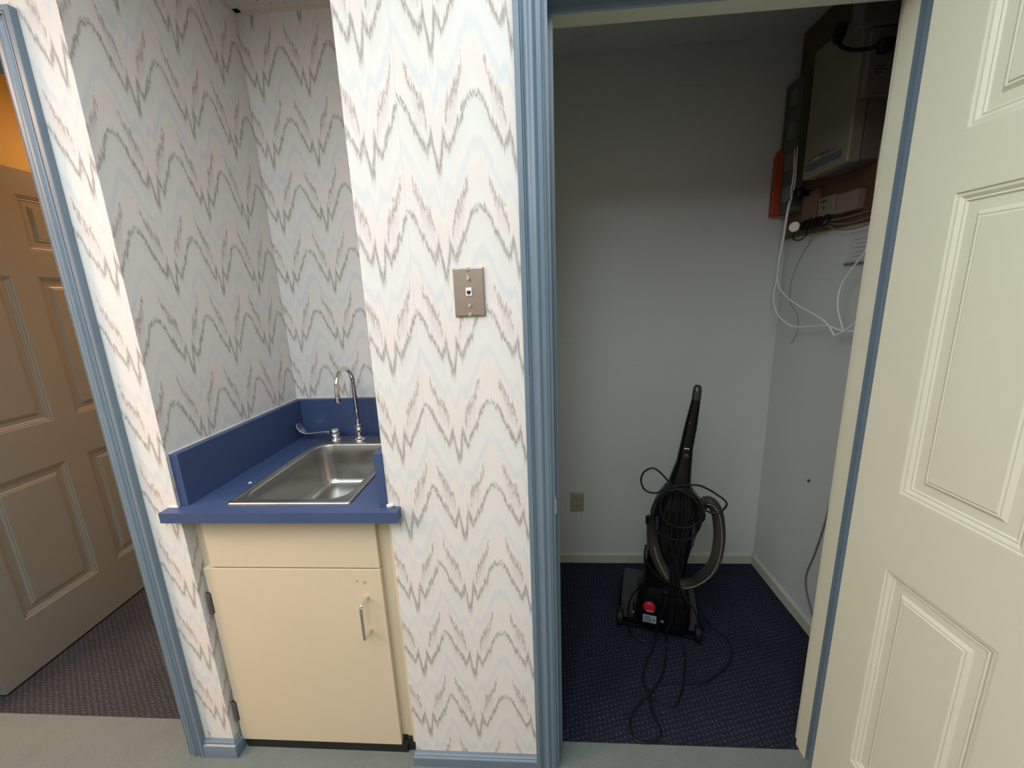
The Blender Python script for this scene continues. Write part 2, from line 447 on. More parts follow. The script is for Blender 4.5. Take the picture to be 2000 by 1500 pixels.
# closet jamb: blue in front of the stop, cream stop and back
def jamb(name, x0, x1, zt):
    g = MB()
    t = .012
    g.box(x0-t, x0, -.001, WT+.006, 0, zt+t).box(x1, x1+t, -.001, WT+.006, 0, zt+t).box(x0, x1, -.001, WT+.006, zt, zt+t)
    return struct(g.build(name, BLUE_TRIM))
jamb('trim_5', CJ0, CJ1, HEAD)
jamb('trim_6', LC0, LC1, HEAD)
g = MB(); t = .012
g.box(CJ0, CJ0+t, .045, .088, 0, HEAD).box(CJ1-t, CJ1, .045, .088, 0, HEAD).box(CJ0+t, CJ1-t, .045, .088, HEAD-t, HEAD)
g.box(CJ1-.0015, CJ1, .088, WT+.006, 0, HEAD).box(CJ0, CJ0+.0015, .088, WT+.006, 0, HEAD).box(CJ0, CJ1, .088, WT+.006, HEAD-.0015, HEAD)
struct(g.build('trim_7', CREAM_TRIM))
g = MB().box(CJ0, CJ0+t+.0003, .0440, .0455, 0, HEAD).box(CJ1-t-.0003, CJ1, .0440, .0455, 0, HEAD).box(CJ0+t, CJ1-t, .0440, .0455, HEAD-t-.0003, HEAD)
g.box(CJ0+t, CJ0+t+.0006, .0445, .0885, 0, HEAD-t)
struct(g.build('trim_8', BLUE_TRIM))
sp = MB().box(CJ0, CJ0+.0018, .004, .034, .865, .925).box(CJ0-.001, CJ0+.0035, -.0015, .006, .875, .915).build('strike_plate', CHROME, bevel=.0008)
tag(sp, 'small chrome strike plate on the left jamb of the closet doorway', 'strike plate')

# ------------------------------------------------------------------ baseboards
def base_prof(h): return [(0, 0), (.0155, 0), (.0155, h*.70), (.0145, h*.74), (.0095, h*.78), (.0105, h*.88), (.006, h*.95), (.0045, h), (0, h)]
def baseboard(name, m, path, h, out):
    """path of floor points; out = unit offsets (x,y) for each point, mitred"""
    rings = []
    for (x, y), (ox, oy) in zip(path, out):
        rings.append([(x+ox*d, y+oy*d, zz) for d, zz in base_prof(h)])
    return struct(MB().rings(rings).build(name, m, smooth=True, angle=25))
baseboard('baseboard_left', BLUE_TRIM, [(LC1+.064, 0), (NX0, 0), (NX0, .045)], .063, [(0, -1), (1, -1), (1, 0)])
baseboard('baseboard_front', BLUE_TRIM, [(NX1, .029), (NX1, 0), (-.0355, 0)], .045, [(-.4, 0), (-.4, -1), (0, -1)])
baseboard('baseboard_hall_right', BLUE_TRIM, [(.88, 0), (HX1, 0)], .06, [(0, -1), (0, -1)])
g = MB()
def bb_simple(g, x0, x1, y0, y1, h=.056): g.box(x0, x1, y0, y1, 0, h)
g.rings([[(x, CY-d, z) for d, z in ((0, 0), (.011, 0), (.011, .050), (.007, .056), (0, .056))] for x in (CX0, CX1)])
struct(g.build('baseboard_back', CL_BB))
g = MB(); g.rings([[(CX1-d, y, z) for d, z in ((0, 0), (.011, 0), (.011, .050), (.007, .056), (0, .056))] for y in (WT, CY)])
struct(g.build('baseboard_right', CL_BB))

# ------------------------------------------------------------------ six panel doors
def six_panel(name, m, width, st, pw, mull, H=2.018, T=.035):
    """leaf from x=0 (hinge) to width, y 0..T, z 0..H"""
    root = MB()
    zr = [0, .228, .798, .98, 1.589, 1.693, 1.918, H]
    xs = [0, st, st+pw, st+pw+mull, st+2*pw+mull, width]
    root.box(xs[0], xs[1], 0, T, 0, H).box(xs[2], xs[3], 0, T, 0, H).box(xs[4], xs[5], 0, T, 0, H)
    for a, b in ((0, 1), (2, 3), (4, 5), (6, 7)):
        for c in (1, 3): root.box(xs[c], xs[c+1], 0, T, zr[a], zr[b])
    steps = [(0, 0), (.003, .0005), (.005, .0035), (.010, .0035), (.016, .0075), (.019, .0065), (.022, .0095), (.040, .0095), (.047, .0045), (.050, .0055), (.053, .003)]
    for c in (1, 3):
        for a, b in ((1, 2), (3, 4), (5, 6)):
            for side in (0, 1):
                rs = []
                for i, d in steps:
                    y = d if side == 0 else T-d
                    rs.append([(xs[c]+i, y, zr[a]+i), (xs[c+1]-i, y, zr[a]+i), (xs[c+1]-i, y, zr[b]-i), (xs[c]+i, y, zr[b]-i)])
                root.rings(rs, cap0=False, cap1=True)
    return root.build(name, m, smooth=True, angle=18)
def knob(parent, x, z, T):
    for s in (-1, 1):
        y = 0 if s < 0 else T
        MB().lathe((x, y, z), [(.030, 0), (.031, .004), (.026, .009), (.011, .012), (.011, .030), (.020, .036), (.027, .046), (.027, .054), (.018, .062), (.0, .064)], axis=(0, s, 0)).build('door_knob', CHROME, parent, smooth=True, angle=40)
# closet leaf, hinged on the right jamb and swung out past ninety degrees
d1 = six_panel('door_1', CREAM, .762, .105, .226, .10); struct(d1)
ang = R_(-88)          # leaf direction (sin2,-cos2)
d1.location = (.7725, -.0145, .012); d1.rotation_euler = (0, 0, ang)
knob(d1, .70, .90, .035)
# left leaf, hinged on the far jamb, swung into the room
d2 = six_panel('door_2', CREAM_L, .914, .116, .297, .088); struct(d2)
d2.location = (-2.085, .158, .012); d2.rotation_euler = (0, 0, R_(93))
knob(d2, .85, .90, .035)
d2x = MB()

# ------------------------------------------------------------------ sink cabinet
cab = thing('sink_cabinet', 'cream laminate sink base cabinet in the wallpapered niche', 'cabinet', (-.735, .3, 0))
def cb(x0, x1, y0, y1, z0, z1, g=None):
    return (g or MB()).box(x0+.735, x1+.735, y0-.3, y1-.3, z0, z1)
g = MB()
cb(NX0+.001, NX0+.02, .046, .60, .055, .866, g); cb(NX1-.02, NX1-.001, .046, .60, .055, .866, g)
cb(NX0+.001, NX1-.001, .046, .60, .055, .073, g)
g.build('carcass', CAB, cab)
g = MB()
cb(NX0-.0, -.985, .038, .056, .055, .866, g); cb(-.51, -.4335, .038, .056, .048, .866, g); cb(-.985, -.51, .038, .056, .74, .866, g); cb(-.985, -.51, .038, .056, .055, .085, g)
g.build('face_frame', CAB, cab, bevel=.001)
cb(-.4335, NX1, .020, .056, .048, .866).build('filler_strip', CAB, cab, bevel=.001)
cb(-.991, -.473, .020, .038, .689, .858).build('false_drawer_front', CAB, cab, bevel=.0012)
dr = cb(-1.016, -.473, .020, .038, .034, .684).build('door', CAB, cab, bevel=.0012)
hp = [(-.523, .020, .592), (-.524, -.010, .592), (-.525, -.017, .586), (-.5255, -.019, .576), (-.5265, -.019, .492), (-.527, -.017, .481), (-.527, -.010, .476), (-.526, .020, .476)]
MB().tube([Vector((p[0]+.735, p[1]-.3, p[2])) for p in smooth_path(hp, 4)], .0050, 12).build('handle', CHROME, dr, smooth=True)
for za, zb in ((.527, .600), (.114, .190)):
    hg = MB().lathe((-1.019+.735, .019-.3, za), [(.0048, 0), (.0058, .002), (.0058, zb-za-.002), (.0048, zb-za)], n=16)
    hg.box(-1.027+.735, -1.010+.735, .0195-.3, .0235-.3, za, zb)
    hg.build('hinge', NICKEL, dr, smooth=True)
g = MB(); cb(-1.006, -.4555, .0225, .037, 0, .0325, g); cb(-1.006, -.4555, .037, .055, 0, .054, g); cb(-.4555, NX1-.0005, .030, .055, .0, .0475, g)
g.build('toe_kick', BLACK_V, cab)
for x, z, r in ((-.5243, .6405, .006), (-.547, .644, .004), (-.50, .70, .0018)):
    MB().lathe((x+.735, .0199-.3, z), [(r, 0), (r*.8, .0002)], axis=(0, -1, 0), n=12).build('scuff', mat('dull_scuff', (.42, .38, .29), .7), dr)

# ------------------------------------------------------------------ countertop
ct = thing('countertop', 'blue laminate countertop with backsplashes set into the wallpapered niche', 'countertop', (-.72, .0, .867))
O = Vector((.72, 0, -.867))
ZT = .030
SX0, SX1, SY0, SY1 = -.897, -.531, .012, .567
g = MB()
def lb(g, x0, x1, y0, y1, z0, z1): return g.box(x0+.72, x1+.72, y0, y1, z0-.867, z1-.867)
hx0, hx1, hy0, hy1 = -.880, -.548, .030, .545
lb(g, NX0, hx0, 0, NY-.001, .867, .897); lb(g, hx1, NX1, 0, NY-.001, .867, .897); lb(g, hx0, hx1, 0, hy0, .867, .897); lb(g, hx0, hx1, hy1, NY-.001, .867, .897)
lb(g, -1.055, -.384, -.034, 0.0, .867, .897)
g.build('slab', LAM, ct)
lb(MB(), NX0, NX0+.025, .008, NY-.001, .897, 1.0525).build('backsplash', LAM, ct, bevel=.0012)
lb(MB(), NX0+.025, NX1, NY-.026, NY-.001, .897, 1.0525).build('backsplash', LAM, ct, bevel=.0012)
lb(MB(), NX1-.023, NX1, -.004, NY-.026, .897, 1.0525).build('backsplash', LAM, ct, bevel=.0012)
for pts_, rf_ in (([Vector((NX0+.002+.72, i*.05+.01, 1.0535-.867)) for i in range(13)], lambda i: .0018+.0014*random.random()),
                  ([Vector((NX0+i*.05+.72, NY-.002, 1.0535-.867)) for i in range(13)], lambda i: .0015+.0010*random.random()),
                  ([Vector((NX0+.001+.72, -.002, .900+i*.03-.867)) for i in range(6)], lambda i: .0012+.0012*random.random()),
                  ([Vector((x+.72, -.002, .899-.867)) for x in (NX0-.022, NX0-.008, NX0+.004)], lambda i: .003),
                  ([Vector((x+.72, -.003, .901-.867)) for x in (NX1-.002, NX1+.006, NX1+.016)], lambda i: (.004, .0075, .003)[i])):
    MB().tube(pts_, .002, 6, rfun=rf_).build('caulk_bead', CAULK, ct, smooth=True)
MB().lathe((-.923+.72, .149, .0302), [(.0055, 0), (.0045, .0012), (.001, .0018)], n=12).build('white_fleck', CAULK, ct, smooth=True)

# ------------------------------------------------------------------ sink
sink = thing('kitchen_sink', 'small stainless steel drop-in sink in the blue countertop', 'sink', (-.714, .29, .897))
def rrect(x0, x1, y0, y1, r, z, n=8):
    out = []
    for cx, cy, a0 in ((x1-r, y1-r, 0), (x0+r, y1-r, 90), (x0+r, y0+r, 180), (x1-r, y0+r, 270)):
        for i in range(n+1):
            a = R_(a0+90*i/n); out.append((cx+r*math.cos(a)+.714, cy+r*math.sin(a)-.29, z-.897))
    return out
bx0, bx1, by0, by1 = -.868, -.560, .043, .474
rs = [rrect(SX0, SX1, SY0, SY1, .014, .8972), rrect(SX0+.001, SX1-.001, SY0+.001, SY1-.001, .014, .9005), rrect(SX0+.004, SX1-.004, SY0+.004, SY1-.004, .013, .9020),
      rrect(SX0+.009, SX1-.009, SY0+.009, SY1-.009, .012, .9018), rrect(SX0+.013, SX1-.013, SY0+.013, SY1-.013, .012, .9000),
      rrect(bx0-.008, bx1+.008, by0-.008, by1+.008, .058, .9000), rrect(bx0-.002, bx1+.002, by0-.002, by1+.002, .055, .8985), rrect(bx0, bx1, by0, by1, .053, .894)]
for k, (ins, z) in enumerate([(.004, .86), (.009, .80), (.013, .765), (.018, .750), (.026, .7415), (.040, .7375), (.06, .7365), (.11, .7350)]):
    rs.append(rrect(bx0+ins, bx1-ins, by0+ins, by1-ins, max(.053-.1*ins, .03), z))
MB().rings(rs, cap0=False, cap1=True).build('basin', STEEL, sink, smooth=True, angle=60)
MB().lathe((0, .262-.29, .7352-.897), [(.043, 0), (.042, .0018), (.034, .0015), (.030, -.0004), (.0, -.0004)], n=32).build('drain', CHROME, sink, smooth=True)
# dark bits stuck near the drain
for x, y in ((-.612, .165), (-.655, .20)):
    MB().lathe((x+.714, y-.29, .7362-.897), [(.004, 0), (.003, .001)], n=8).build('grime_spot', INK, sink)

# ------------------------------------------------------------------ faucet
fc = thing('gooseneck_faucet', 'tall chrome gooseneck faucet at the back of the sink', 'faucet', (-.726, .520, .900))
MB().lathe((0, 0, 0), [(.029, 0), (.029, .004), (.026, .008), (.020, .011), (.0165, .016), (.0135, .035), (.0125, .050), (.0155, .054), (.0165, .060), (.0155, .066), (.0095, .068)], n=32).build('faucet_base', CHROME, fc, smooth=True, angle=50)
path = [(0, 0, .062), (0, 0, .10), (0, 0, .16), (0, 0, .205), (0, 0, .238)]
for i in range(1, 13):
    a = R_(180*i/12); path.append((0, -.066+.066*math.cos(a), .238+.066*math.sin(a)))
path += [(0, -.132, .222), (0, -.132, .208)]
MB().tube(path, .0085, 20).build('spout', CHROME, fc, smooth=True, angle=60)
MB().lathe((0, 0, .062), [(.0100, 0), (.0100, .024), (.0092, .026), (.0085, .026)], n=24).build('spout_collar', CHROME, fc, smooth=True)
MB().lathe((0, -.132, .209), [(.0088, .002), (.0118, 0), (.0118, -.016), (.0100, -.018)], n=24).build('aerator', CHROME, fc, smooth=True)
hd = thing('lever_handle', 'chrome wrist-blade lever handle left of the gooseneck faucet', 'faucet handle', (-.833, .530, .900))
MB().lathe((0, 0, 0), [(.027, 0), (.027, .003), (.023, .007), (.0165, .009), (.0165, .016), (.0195, .020), (.0215, .030), (.0205, .040), (.014, .047), (.0, .049)], n=28).build('hub', CHROME, hd, smooth=True, angle=50)
bl = [(-.012, .030, .008, .006), (-.035, .032, .0065, .005), (-.065, .031, .007, .004), (-.095, .029, .011, .0028), (-.120, .030, .016, .0024), (-.137, .040, .019, .0022), (-.147, .058, .020, .002), (-.151, .072, .013, .0018)]
rings = []
for i, (x, z, hw, ht) in enumerate(bl):
    a = bl[max(i-1, 0)]; b = bl[min(i+1, len(bl)-1)]; t = Vector((b[0]-a[0], 0, b[1]-a[1])).normalized(); nrm = Vector((-t.z, 0, t.x))
    rings.append([Vector((x, 0, z))+Vector((0, hw*math.cos(q), 0))+nrm*(ht*math.sin(q)) for q in [2*math.pi*k/14 for k in range(14)]])
MB().rings(rings).build('lever_blade', CHROME, hd, smooth=True, angle=60)

# ------------------------------------------------------------------ phone wall plate
pp = thing('phone_wall_plate', 'brushed metal telephone wall plate on the wallpaper beside the closet door', 'wall plate', (-.160, 0, 1.457), 0)
pp.rotation_euler = (0, 0, 0)
g = MB().rings([[(x*s, y, z*s2) for x, z in ((-.037, -.0565), (.037, -.0565), (.037, .0565), (-.037, .0565))] for y, s, s2 in ((0, 1, 1), (-.0045, 1, 1), (-.0062, .955, .972))], cap0=False)
g.build('plate', PLATE, pp, bevel=.0012)
g = MB()
g.box(-.0070, .0070, -.0105, -.0055, -.0085, .0105)
jk = g.build('jack', WHITE_C, pp, bevel=.0008)
MB().rings([[(x, y, z) for x, z in ((-.0047, -.0035), (-.0022, -.0035), (-.0022, -.006), (.0022, -.006), (.0022, -.0035), (.0047, -.0035), (.0047, .0035), (-.0047, .0035))] for y in (-.0104, -.0109)]).build('jack_socket', BLACK_V, jk)
for z in (.0525, -.0515):
    MB().lathe((0, -.006, z), [(.0048, 0), (.0046, .002), (.003, .0036), (0, .004)], axis=(0, -1, 0), n=20).build('screw', SCREW, pp, smooth=True)
for z in (.031, -.031):
    MB().lathe((0, -.006, z), [(.0042, 0), (.0026, .001), (.0026, .004), (.0044, .0048), (.0040, .0062), (0, .0066)], axis=(0, -1, 0), n=20).build('mounting_stud', SCREW, pp, smooth=True)
MB().tube(smooth_path([(-.004, -.0075, .047), (-.002, -.0085, .041), (.0005, -.0115, .035), (.003, -.0125, .031), (.0035, -.0085, .026), (.002, -.0075, .021)], 5), .0008, 6).build('wire_clip', SCREW, pp, smooth=True)

# ------------------------------------------------------------------ outlet in the closet
ol = thing('electrical_outlet', 'ivory duplex electrical outlet low on the closet back wall', 'outlet', (.186, CY, .362))
MB().rings([[(x*s, y, z*s) for x, z in ((-.035, -.055), (.035, -.055), (.035, .055), (-.035, .055))] for y, s in ((0, 1), (-.003, 1), (-.006, .92))], cap0=False).build('cover_plate', IVORY, ol, bevel=.001)
for zc in (.0195, -.0195):
    rc = MB().lathe((0, -.005, zc), [(.0165, 0), (.0165, .0028), (.016, .0032)], axis=(0, -1, 0), n=24).build('receptacle', IVORY, ol, smooth=True)
    g = MB().box(-.0075, -.0050, -.0084, -.0081, zc+.001, zc+.0095).box(.0050, .0075, -.0084, -.0081, zc+.001, zc+.0095)
    g.lathe((0, -.0081, zc-.007), [(.0028, 0), (.0028, .0003)], axis=(0, -1, 0), n=10)
    g.build('slot', INK, rc)
MB().lathe((0, -.006, 0), [(.003, 0), (.0025, .0015), (0, .0018)], axis=(0, -1, 0), n=14).build('screw', SCREW, ol, smooth=True)
sd = MB().lathe((CX1, .643, .644), [(.006, 0), (.005, .004), (.002, .009)], axis=(-1, 0, 0), n=10).build('wall_nail', INK, smooth=True)
tag(sd, 'small dark nail stub in the closet right wall', 'nail')

# ------------------------------------------------------------------ equipment on the closet right wall
PX = CX1-.018          # face of the plywood
pb = MB().box(PX, CX1, .16, .972, 1.642, 2.425).build('plywood_board', WOOD, bevel=.001)
tag(pb, 'brown plywood mounting board high on the closet right wall', 'board')
mc = thing('phone_system_cabinet', 'large white telephone system cabinet on the plywood board', 'cabinet', (PX, .58, 1.815))
def eb(g, x0, x1, y0, y1, z0, z1): return g.box(x0-PX, x1-PX, y0-.58, y1-.58, z0-1.815, z1-1.815)
eb(MB(), .981, 1.022, .470, .690, 1.815, 2.225).build('cover', BEIGE_P, mc, bevel=.006, seg=3)
eb(MB(), 1.026, PX, .476, .684, 1.822, 2.215).build('back_housing', WHITE_P, mc, bevel=.003)
eb(MB(), 1.020, 1.028, .484, .676, 1.83, 2.205).build('shadow_gap', INK, mc)
lbp = eb(MB(), .9800, .9812, .497, .672, 1.838, 1.862).build('blue_strip_label', mat('slate_strip', (.07, .09, .11), .5), mc)
g = MB(); eb(g, .9802, .9812, .520, .665, 1.872, 1.8745); eb(g, .9802, .9812, .560, .640, 1.878, 1.8805)
g.build('printed_lines', INK, mc)
eb(MB(), .9802, .9812, .600, .640, 1.868, 1.874).build('yellow_mark', mat('yellow_mark', (.55, .40, .12), .5), mc)
sl = eb(MB(), .990, 1.085, .448, .476, 1.985, 2.165).build('side_cover', WHITE_P, mc, bevel=.004)
g = MB()
for k, (a_, b_) in enumerate(((1.012, 1.045), (1.010, 1.048), (1.011, 1.036))): eb(g, a_, b_, .4476, .4482, 2.062-k*.008, 2.0655-k*.008)
g.build('printed_text', INK, sl)
ub = MB().box(.958, PX, .448, .500, 2.170, 2.262).build('power_supply_box', WHITE_P, bevel=.010, seg=3)
tag(ub, 'white rounded power box above the telephone cabinet', 'power supply box')
ad = MB().box(1.006, 1.036, .425, .448, 2.092, 2.128).build('small_adapter', BLACK_V, bevel=.003)
tag(ad, 'black square adapter on the side of the telephone cabinet', 'adapter')
pc = thing('power_plug', 'black round plug with thick cord beside the white power box', 'plug', (.945, .520, 2.19))
MB().lathe((0, 0, 0), [(.006, -.026), (.013, -.020), (.017, -.004), (.018, .012), (.015, .024), (.010, .028)], axis=(.15, 0, 1), n=20).build('plug_body', PL_MATT, pc, smooth=True)
MB().tube(smooth_path([(-.002, 0, -.020), (.004, -.012, -.040), (.020, -.035, -.062), (.045, -.070, -.078), (.075, -.090, -.076), (.105, -.12, -.072), (.140, -.16, -.080)], 8), .0055, 10).build('cord', PL_MATT, pc, smooth=True)
# punch-down frame and orange cover on the far end
pf = thing('punch_down_frame', 'tall grey-green wiring frame at the far end of the plywood', 'wiring frame', (PX, .92, 1.74))
g = MB().box(-.047, 0, -.055, .045, 0, .50); g.build('frame_body', GREEN_P, pf, bevel=.002)
for z in (.07, .19, .31, .43):
    MB().box(-.060, -.047, -.05, -.008, z-.03, z+.03).build('terminal_block', mat('terminal_plastic', (.13, .15, .16), .5), pf, bevel=.001)
    MB().box(-.053, -.047, -.002, .004, z-.03, z+.03).build('slot', INK, pf)
MB().tube([(-.052, .038, .02), (-.052, .038, .49)], .003, 8).build('edge_rail', WHITE_P, pf, smooth=True)
g = MB().rings([[(x, y, z) for x, y in ((1.024, .948), (1.024, .974), (1.070, .974), (1.070, .948))] for z in (1.738, 1.975)]+[[(x, y, 2.0) for x, y in ((1.034, .952), (1.034, .970), (1.060, .970), (1.060, .952))]])
tag(g.build('cable_guard', ORANGE, bevel=.002), 'long orange plastic cover beside the wiring frame', 'cable cover')
bk = MB().lathe((1.04, .80, 1.795), [(.012, -.02), (.020, -.012), (.020, .012), (.012, .020)], axis=(0, 0, 1), n=16).box(1.04, PX, .79, .81, 1.785, 1.805).build('black_connector', PL_MATT, smooth=True)
tag(bk, 'black round connector under the far corner of the telephone cabinet', 'connector')
j1 = thing('modular_jack_box', 'small square white phone jack box below the telephone cabinet', 'jack box', (PX, .678, 1.722))
MB().box(-.028, 0, -.041, .041, -.034, .034).build('cover', BEIGE_P, j1, bevel=.003)
MB().box(-.0288, -.028, -.005, .030, .016, .024).build('printed_label', INK, j1)
MB().lathe((-.028, .010, -.004), [(.006, 0), (.006, .0006)], axis=(-1, 0, 0), n=14).build('mark', INK, j1)
j2 = MB().box(PX-.028, PX, .530, .628, 1.684, 1.748).build('wide_jack_box', PINKC, bevel=.002)
tag(j2, 'wider pinkish jack box nearer the door than the white one', 'jack box')
g = MB().box(PX-.075, PX-.010, .84, .845, 1.70, 1.82) if False else MB().box(PX-.022, PX, .742, .828, 1.690, 1.800)
tag(g.build('brown_cover_box', mat('brown_cover', (.17, .09, .06), .6), bevel=.002), 'brown plastic cover between the wiring frame and white jack box', 'cover box')
kl = thing('cable_bundle', 'black cable bundle with white round tag and hanging loop', 'cable bundle', (1.055, .79, 1.66))
MB().lathe((-.012, .018, .012), [(.019, 0), (.0195, .003), (.018, .006)], axis=(-.75, -.65, 0), n=24).build('round_tag', WHITE_C, kl, smooth=True)
kn = []
for i in range(60):
    a_ = i*.9; kn.append((.010*math.cos(a_)-.002+.008*math.sin(i*.37), -.010-i*.0022+.010*math.sin(a_*.7), .010+.016*math.sin(a_)))
MB().tube(smooth_path(kn, 3), .0032, 6).build('coiled_cord', PL_MATT, kl, smooth=True)
MB().tube([Vector((.0, .0+.044*math.cos(q), -.020+.022*math.sin(q))) for q in [2*math.pi*k/40 for k in range(41)]], .0023, 8, cap=False).build('loop', PL_MATT, kl, smooth=True)
MB().lathe((.02, .016, .016), [(.010, -.012), (.014, -.008), (.014, .018), (.008, .022)], axis=(.4, -.9, 0), n=14).build('plug_head', PL_MATT, kl, smooth=True)
def cable(name, m, pts, r, label, k=8):
    o = MB().tube(smooth_path(pts, k), r, 8).build(name, m, smooth=True)
    return tag(o, label, 'cable')
X5 = 1.05
cable('white_cable', WHITE_C, [(1.06, .885, 2.02), (X5, .872, 1.96), (X5, .864, 1.882), (X5, .874, 1.788), (X5, .885, 1.73), (X5, .892, 1.65), (X5, .909, 1.536), (X5, .908, 1.472), (X5, .918, 1.417), (X5, .914, 1.372), (X5, .87, 1.318), (1.055, .79, 1.28), (1.06, .722, 1.277), (1.06, .62, 1.290), (1.055, .565, 1.293), (1.06, .50, 1.282), (1.075, .46, 1.283)], .0026,
      'white cable sagging lowest from the wiring frame, under its neighbour')
cable('white_cable', WHITE_C, [(1.058, .87, 1.99), (X5, .854, 1.936), (X5, .850, 1.84), (X5, .874, 1.748), (X5, .888, 1.629), (X5, .907, 1.525), (X5, .893, 1.449), (X5, .829, 1.399), (X5, .737, 1.361), (X5, .61, 1.322), (X5, .556, 1.295), (X5, .522, 1.263)], .0026,
      'white cable crossing diagonally from the wiring frame down to the bend')
cable('grey_cable', WHITE_C, [(X5, .522, 1.263), (X5+.005, .486, 1.281), (X5+.02, .433, 1.336), (1.09, .38, 1.40)], .0024,
      'pale cable rising toward the closet doorway from the low bend')
cable('thin_white_cable', WHITE_C, [(1.07, .40, 1.60), (X5, .427, 1.567), (X5, .436, 1.541), (X5, .489, 1.481), (X5, .522, 1.432), (X5, .523, 1.362), (X5+.01, .499, 1.287)], .0023,
      'white cable hanging down from the black clip by the doorway')
cable('drop_cable', mat('offwhite_cable_jacket', (.50, .46, .44), .5), [(1.07, .37, 2.10), (X5, .405, 2.0), (X5, .426, 1.938), (X5, .433, 1.851), (X5, .433, 1.78), (X5, .425, 1.70), (1.07, .40, 1.60)], .0030,
      'off-white cable dropping along the near edge of the telephone cabinet')
for k, (dz, sag) in enumerate(((0, 0), (-.012, .010), (-.026, .018))):
    cable('flat_cable', BEIGE_P, [(1.082, .70, 1.672+dz*.3), (1.085, .62, 1.668+dz-sag*.6), (1.088, .54, 1.668+dz-sag), (1.088, .46, 1.672+dz-sag*.7), (1.088, .36, 1.682+dz)], .0022,
          ('pale cable along the plywood, top of the three horizontal runs', 'pale cable along the plywood, middle of the three horizontal runs', 'pale cable along the plywood, lowest of the three horizontal runs')[k])
cable('hairline_wire', GREY_C, [(1.108, .80, 1.62), (1.109, .86, 1.55), (1.110, .905, 1.46), (1.110, .895, 1.37), (1.110, .84, 1.32), (1.110, .825, 1.25), (1.110, .86, 1.19)], .0008,
      'hair-thin dark wire trailing down the closet right wall')
cable('low_cable', GREY_C, [(1.108, .40, .80), (1.108, .46, .73), (1.108, .50, .674), (1.108, .518, .529), (1.108, .548, .371), (1.108, .578, .252), (1.108, .569, .185), (1.108, .527, .12), (1.106, .48, .075), (1.10, .40, .062)], .0028,
      'dark grey cord hanging near the floor on the closet right wall')
np_ = thing('paper_note', 'white paper note taped below the plywood board', 'note', (CX1-.0012, .54, 1.567))
MB().box(-.0006, .0006, -.058, .058, -.050, .048).build('sheet', PAPER, np_)
g = MB()
for k in range(5): g.box(-.0009, -.0006, -.030, .035-.012*(k % 2), .022-k*.014, .0235-k*.014)
g.build('printed_lines', GREY_C, np_)
tag(MB().box(1.095, CX1, .375, .44, 1.57, 1.60).box(1.107, CX1, .44, .51, 1.598, 1.603).build('cable_clip', BLACK_V, bevel=.002), 'black clip holding the thin white cable by the doorway', 'clip')
tag(MB().box(CX1-.012, CX1, .47, .600, 1.507, 1.5125).build('narrow_ledge', GREY_C), 'narrow dark strip under the paper note', 'strip')

# ------------------------------------------------------------------ vacuum cleaner
vac = thing('upright_vacuum', 'black upright vacuum cleaner standing on the navy closet carpet', 'vacuum cleaner', (.482, .512, .003), R_(-15.5))
def ell(xl, xr, y0, y1, z, n=28, p=2.6):
    out = []
    for k in range(n):
        a_ = 2*math.pi*k/n; c_, s_ = math.cos(a_), math.sin(a_)
        out.append(((xl+xr)/2+(xr-xl)/2*math.copysign(abs(c_)**(2/p), c_), (y0+y1)/2+(y1-y0)/2*math.copysign(abs(s_)**(2/p), s_), z))
    return out
# cleaning head
g = MB().rings([ell(-.168, .168, .015, .30, .012, 40, 7), ell(-.170, .170, .012, .305, .030, 40, 7), ell(-.170, .170, .012, .300, .062, 40, 7), ell(-.160, .160, .02, .275, .084, 40, 7), ell(-.150, .150, .03, .25, .088, 40, 7)])
hd_ = g.build('cleaning_head', PL_MATT, vac, smooth=True, angle=40)
for s in (-1, 1):
    a0, a1 = (.066, .158)
    x0, x1 = (s*a0, s*a1) if s > 0 else (s*a1, s*a0)
    MB().rings([ell(x0, x1, .05, .27, .084, 24, 8), ell(x0+.003, x1-.003, .055, .265, .098, 24, 8), ell(x0+.012, x1-.012, .065, .25, .102, 24, 8)]).build('grey_side_cover', PL_GREY, hd_, smooth=True, angle=35)
    MB().rings([ell(x0 if s < 0 else x1-.06, x0+.06 if s < 0 else x1, .000, .06, .05, 16, 6), ell(x0+.004 if s < 0 else x1-.055, x0+.055 if s < 0 else x1-.004, .012, .055, .115, 16, 6)]).build('foot_pedal', PL_GREY, hd_, smooth=True, angle=35)
MB().box(-.172, .172, -.004, .014, .010, .024).build('rear_lip', PL_BLACK, hd_, bevel=.004)
MB().box(-.110, -.098, -.006, .004, .060, .085).build('silver_catch', SCREW, hd_, bevel=.001)
for s, x in ((-1, -.156), (1, .156)):
    MB().lathe((x-.013, .010, .040), [(.012, -.001), (.034, .0), (.040, .004), (.040, .022), (.034, .026), (.012, .027)], axis=(1, 0, 0), n=28).build('rear_wheel', PL_MATT, vac, smooth=True)
    MB().lathe((x*.9-.010, .25, .019), [(.010, 0), (.019, .002), (.019, .018), (.010, .020)], axis=(1, 0, 0), n=20).build('front_wheel', PL_MATT, vac, smooth=True)
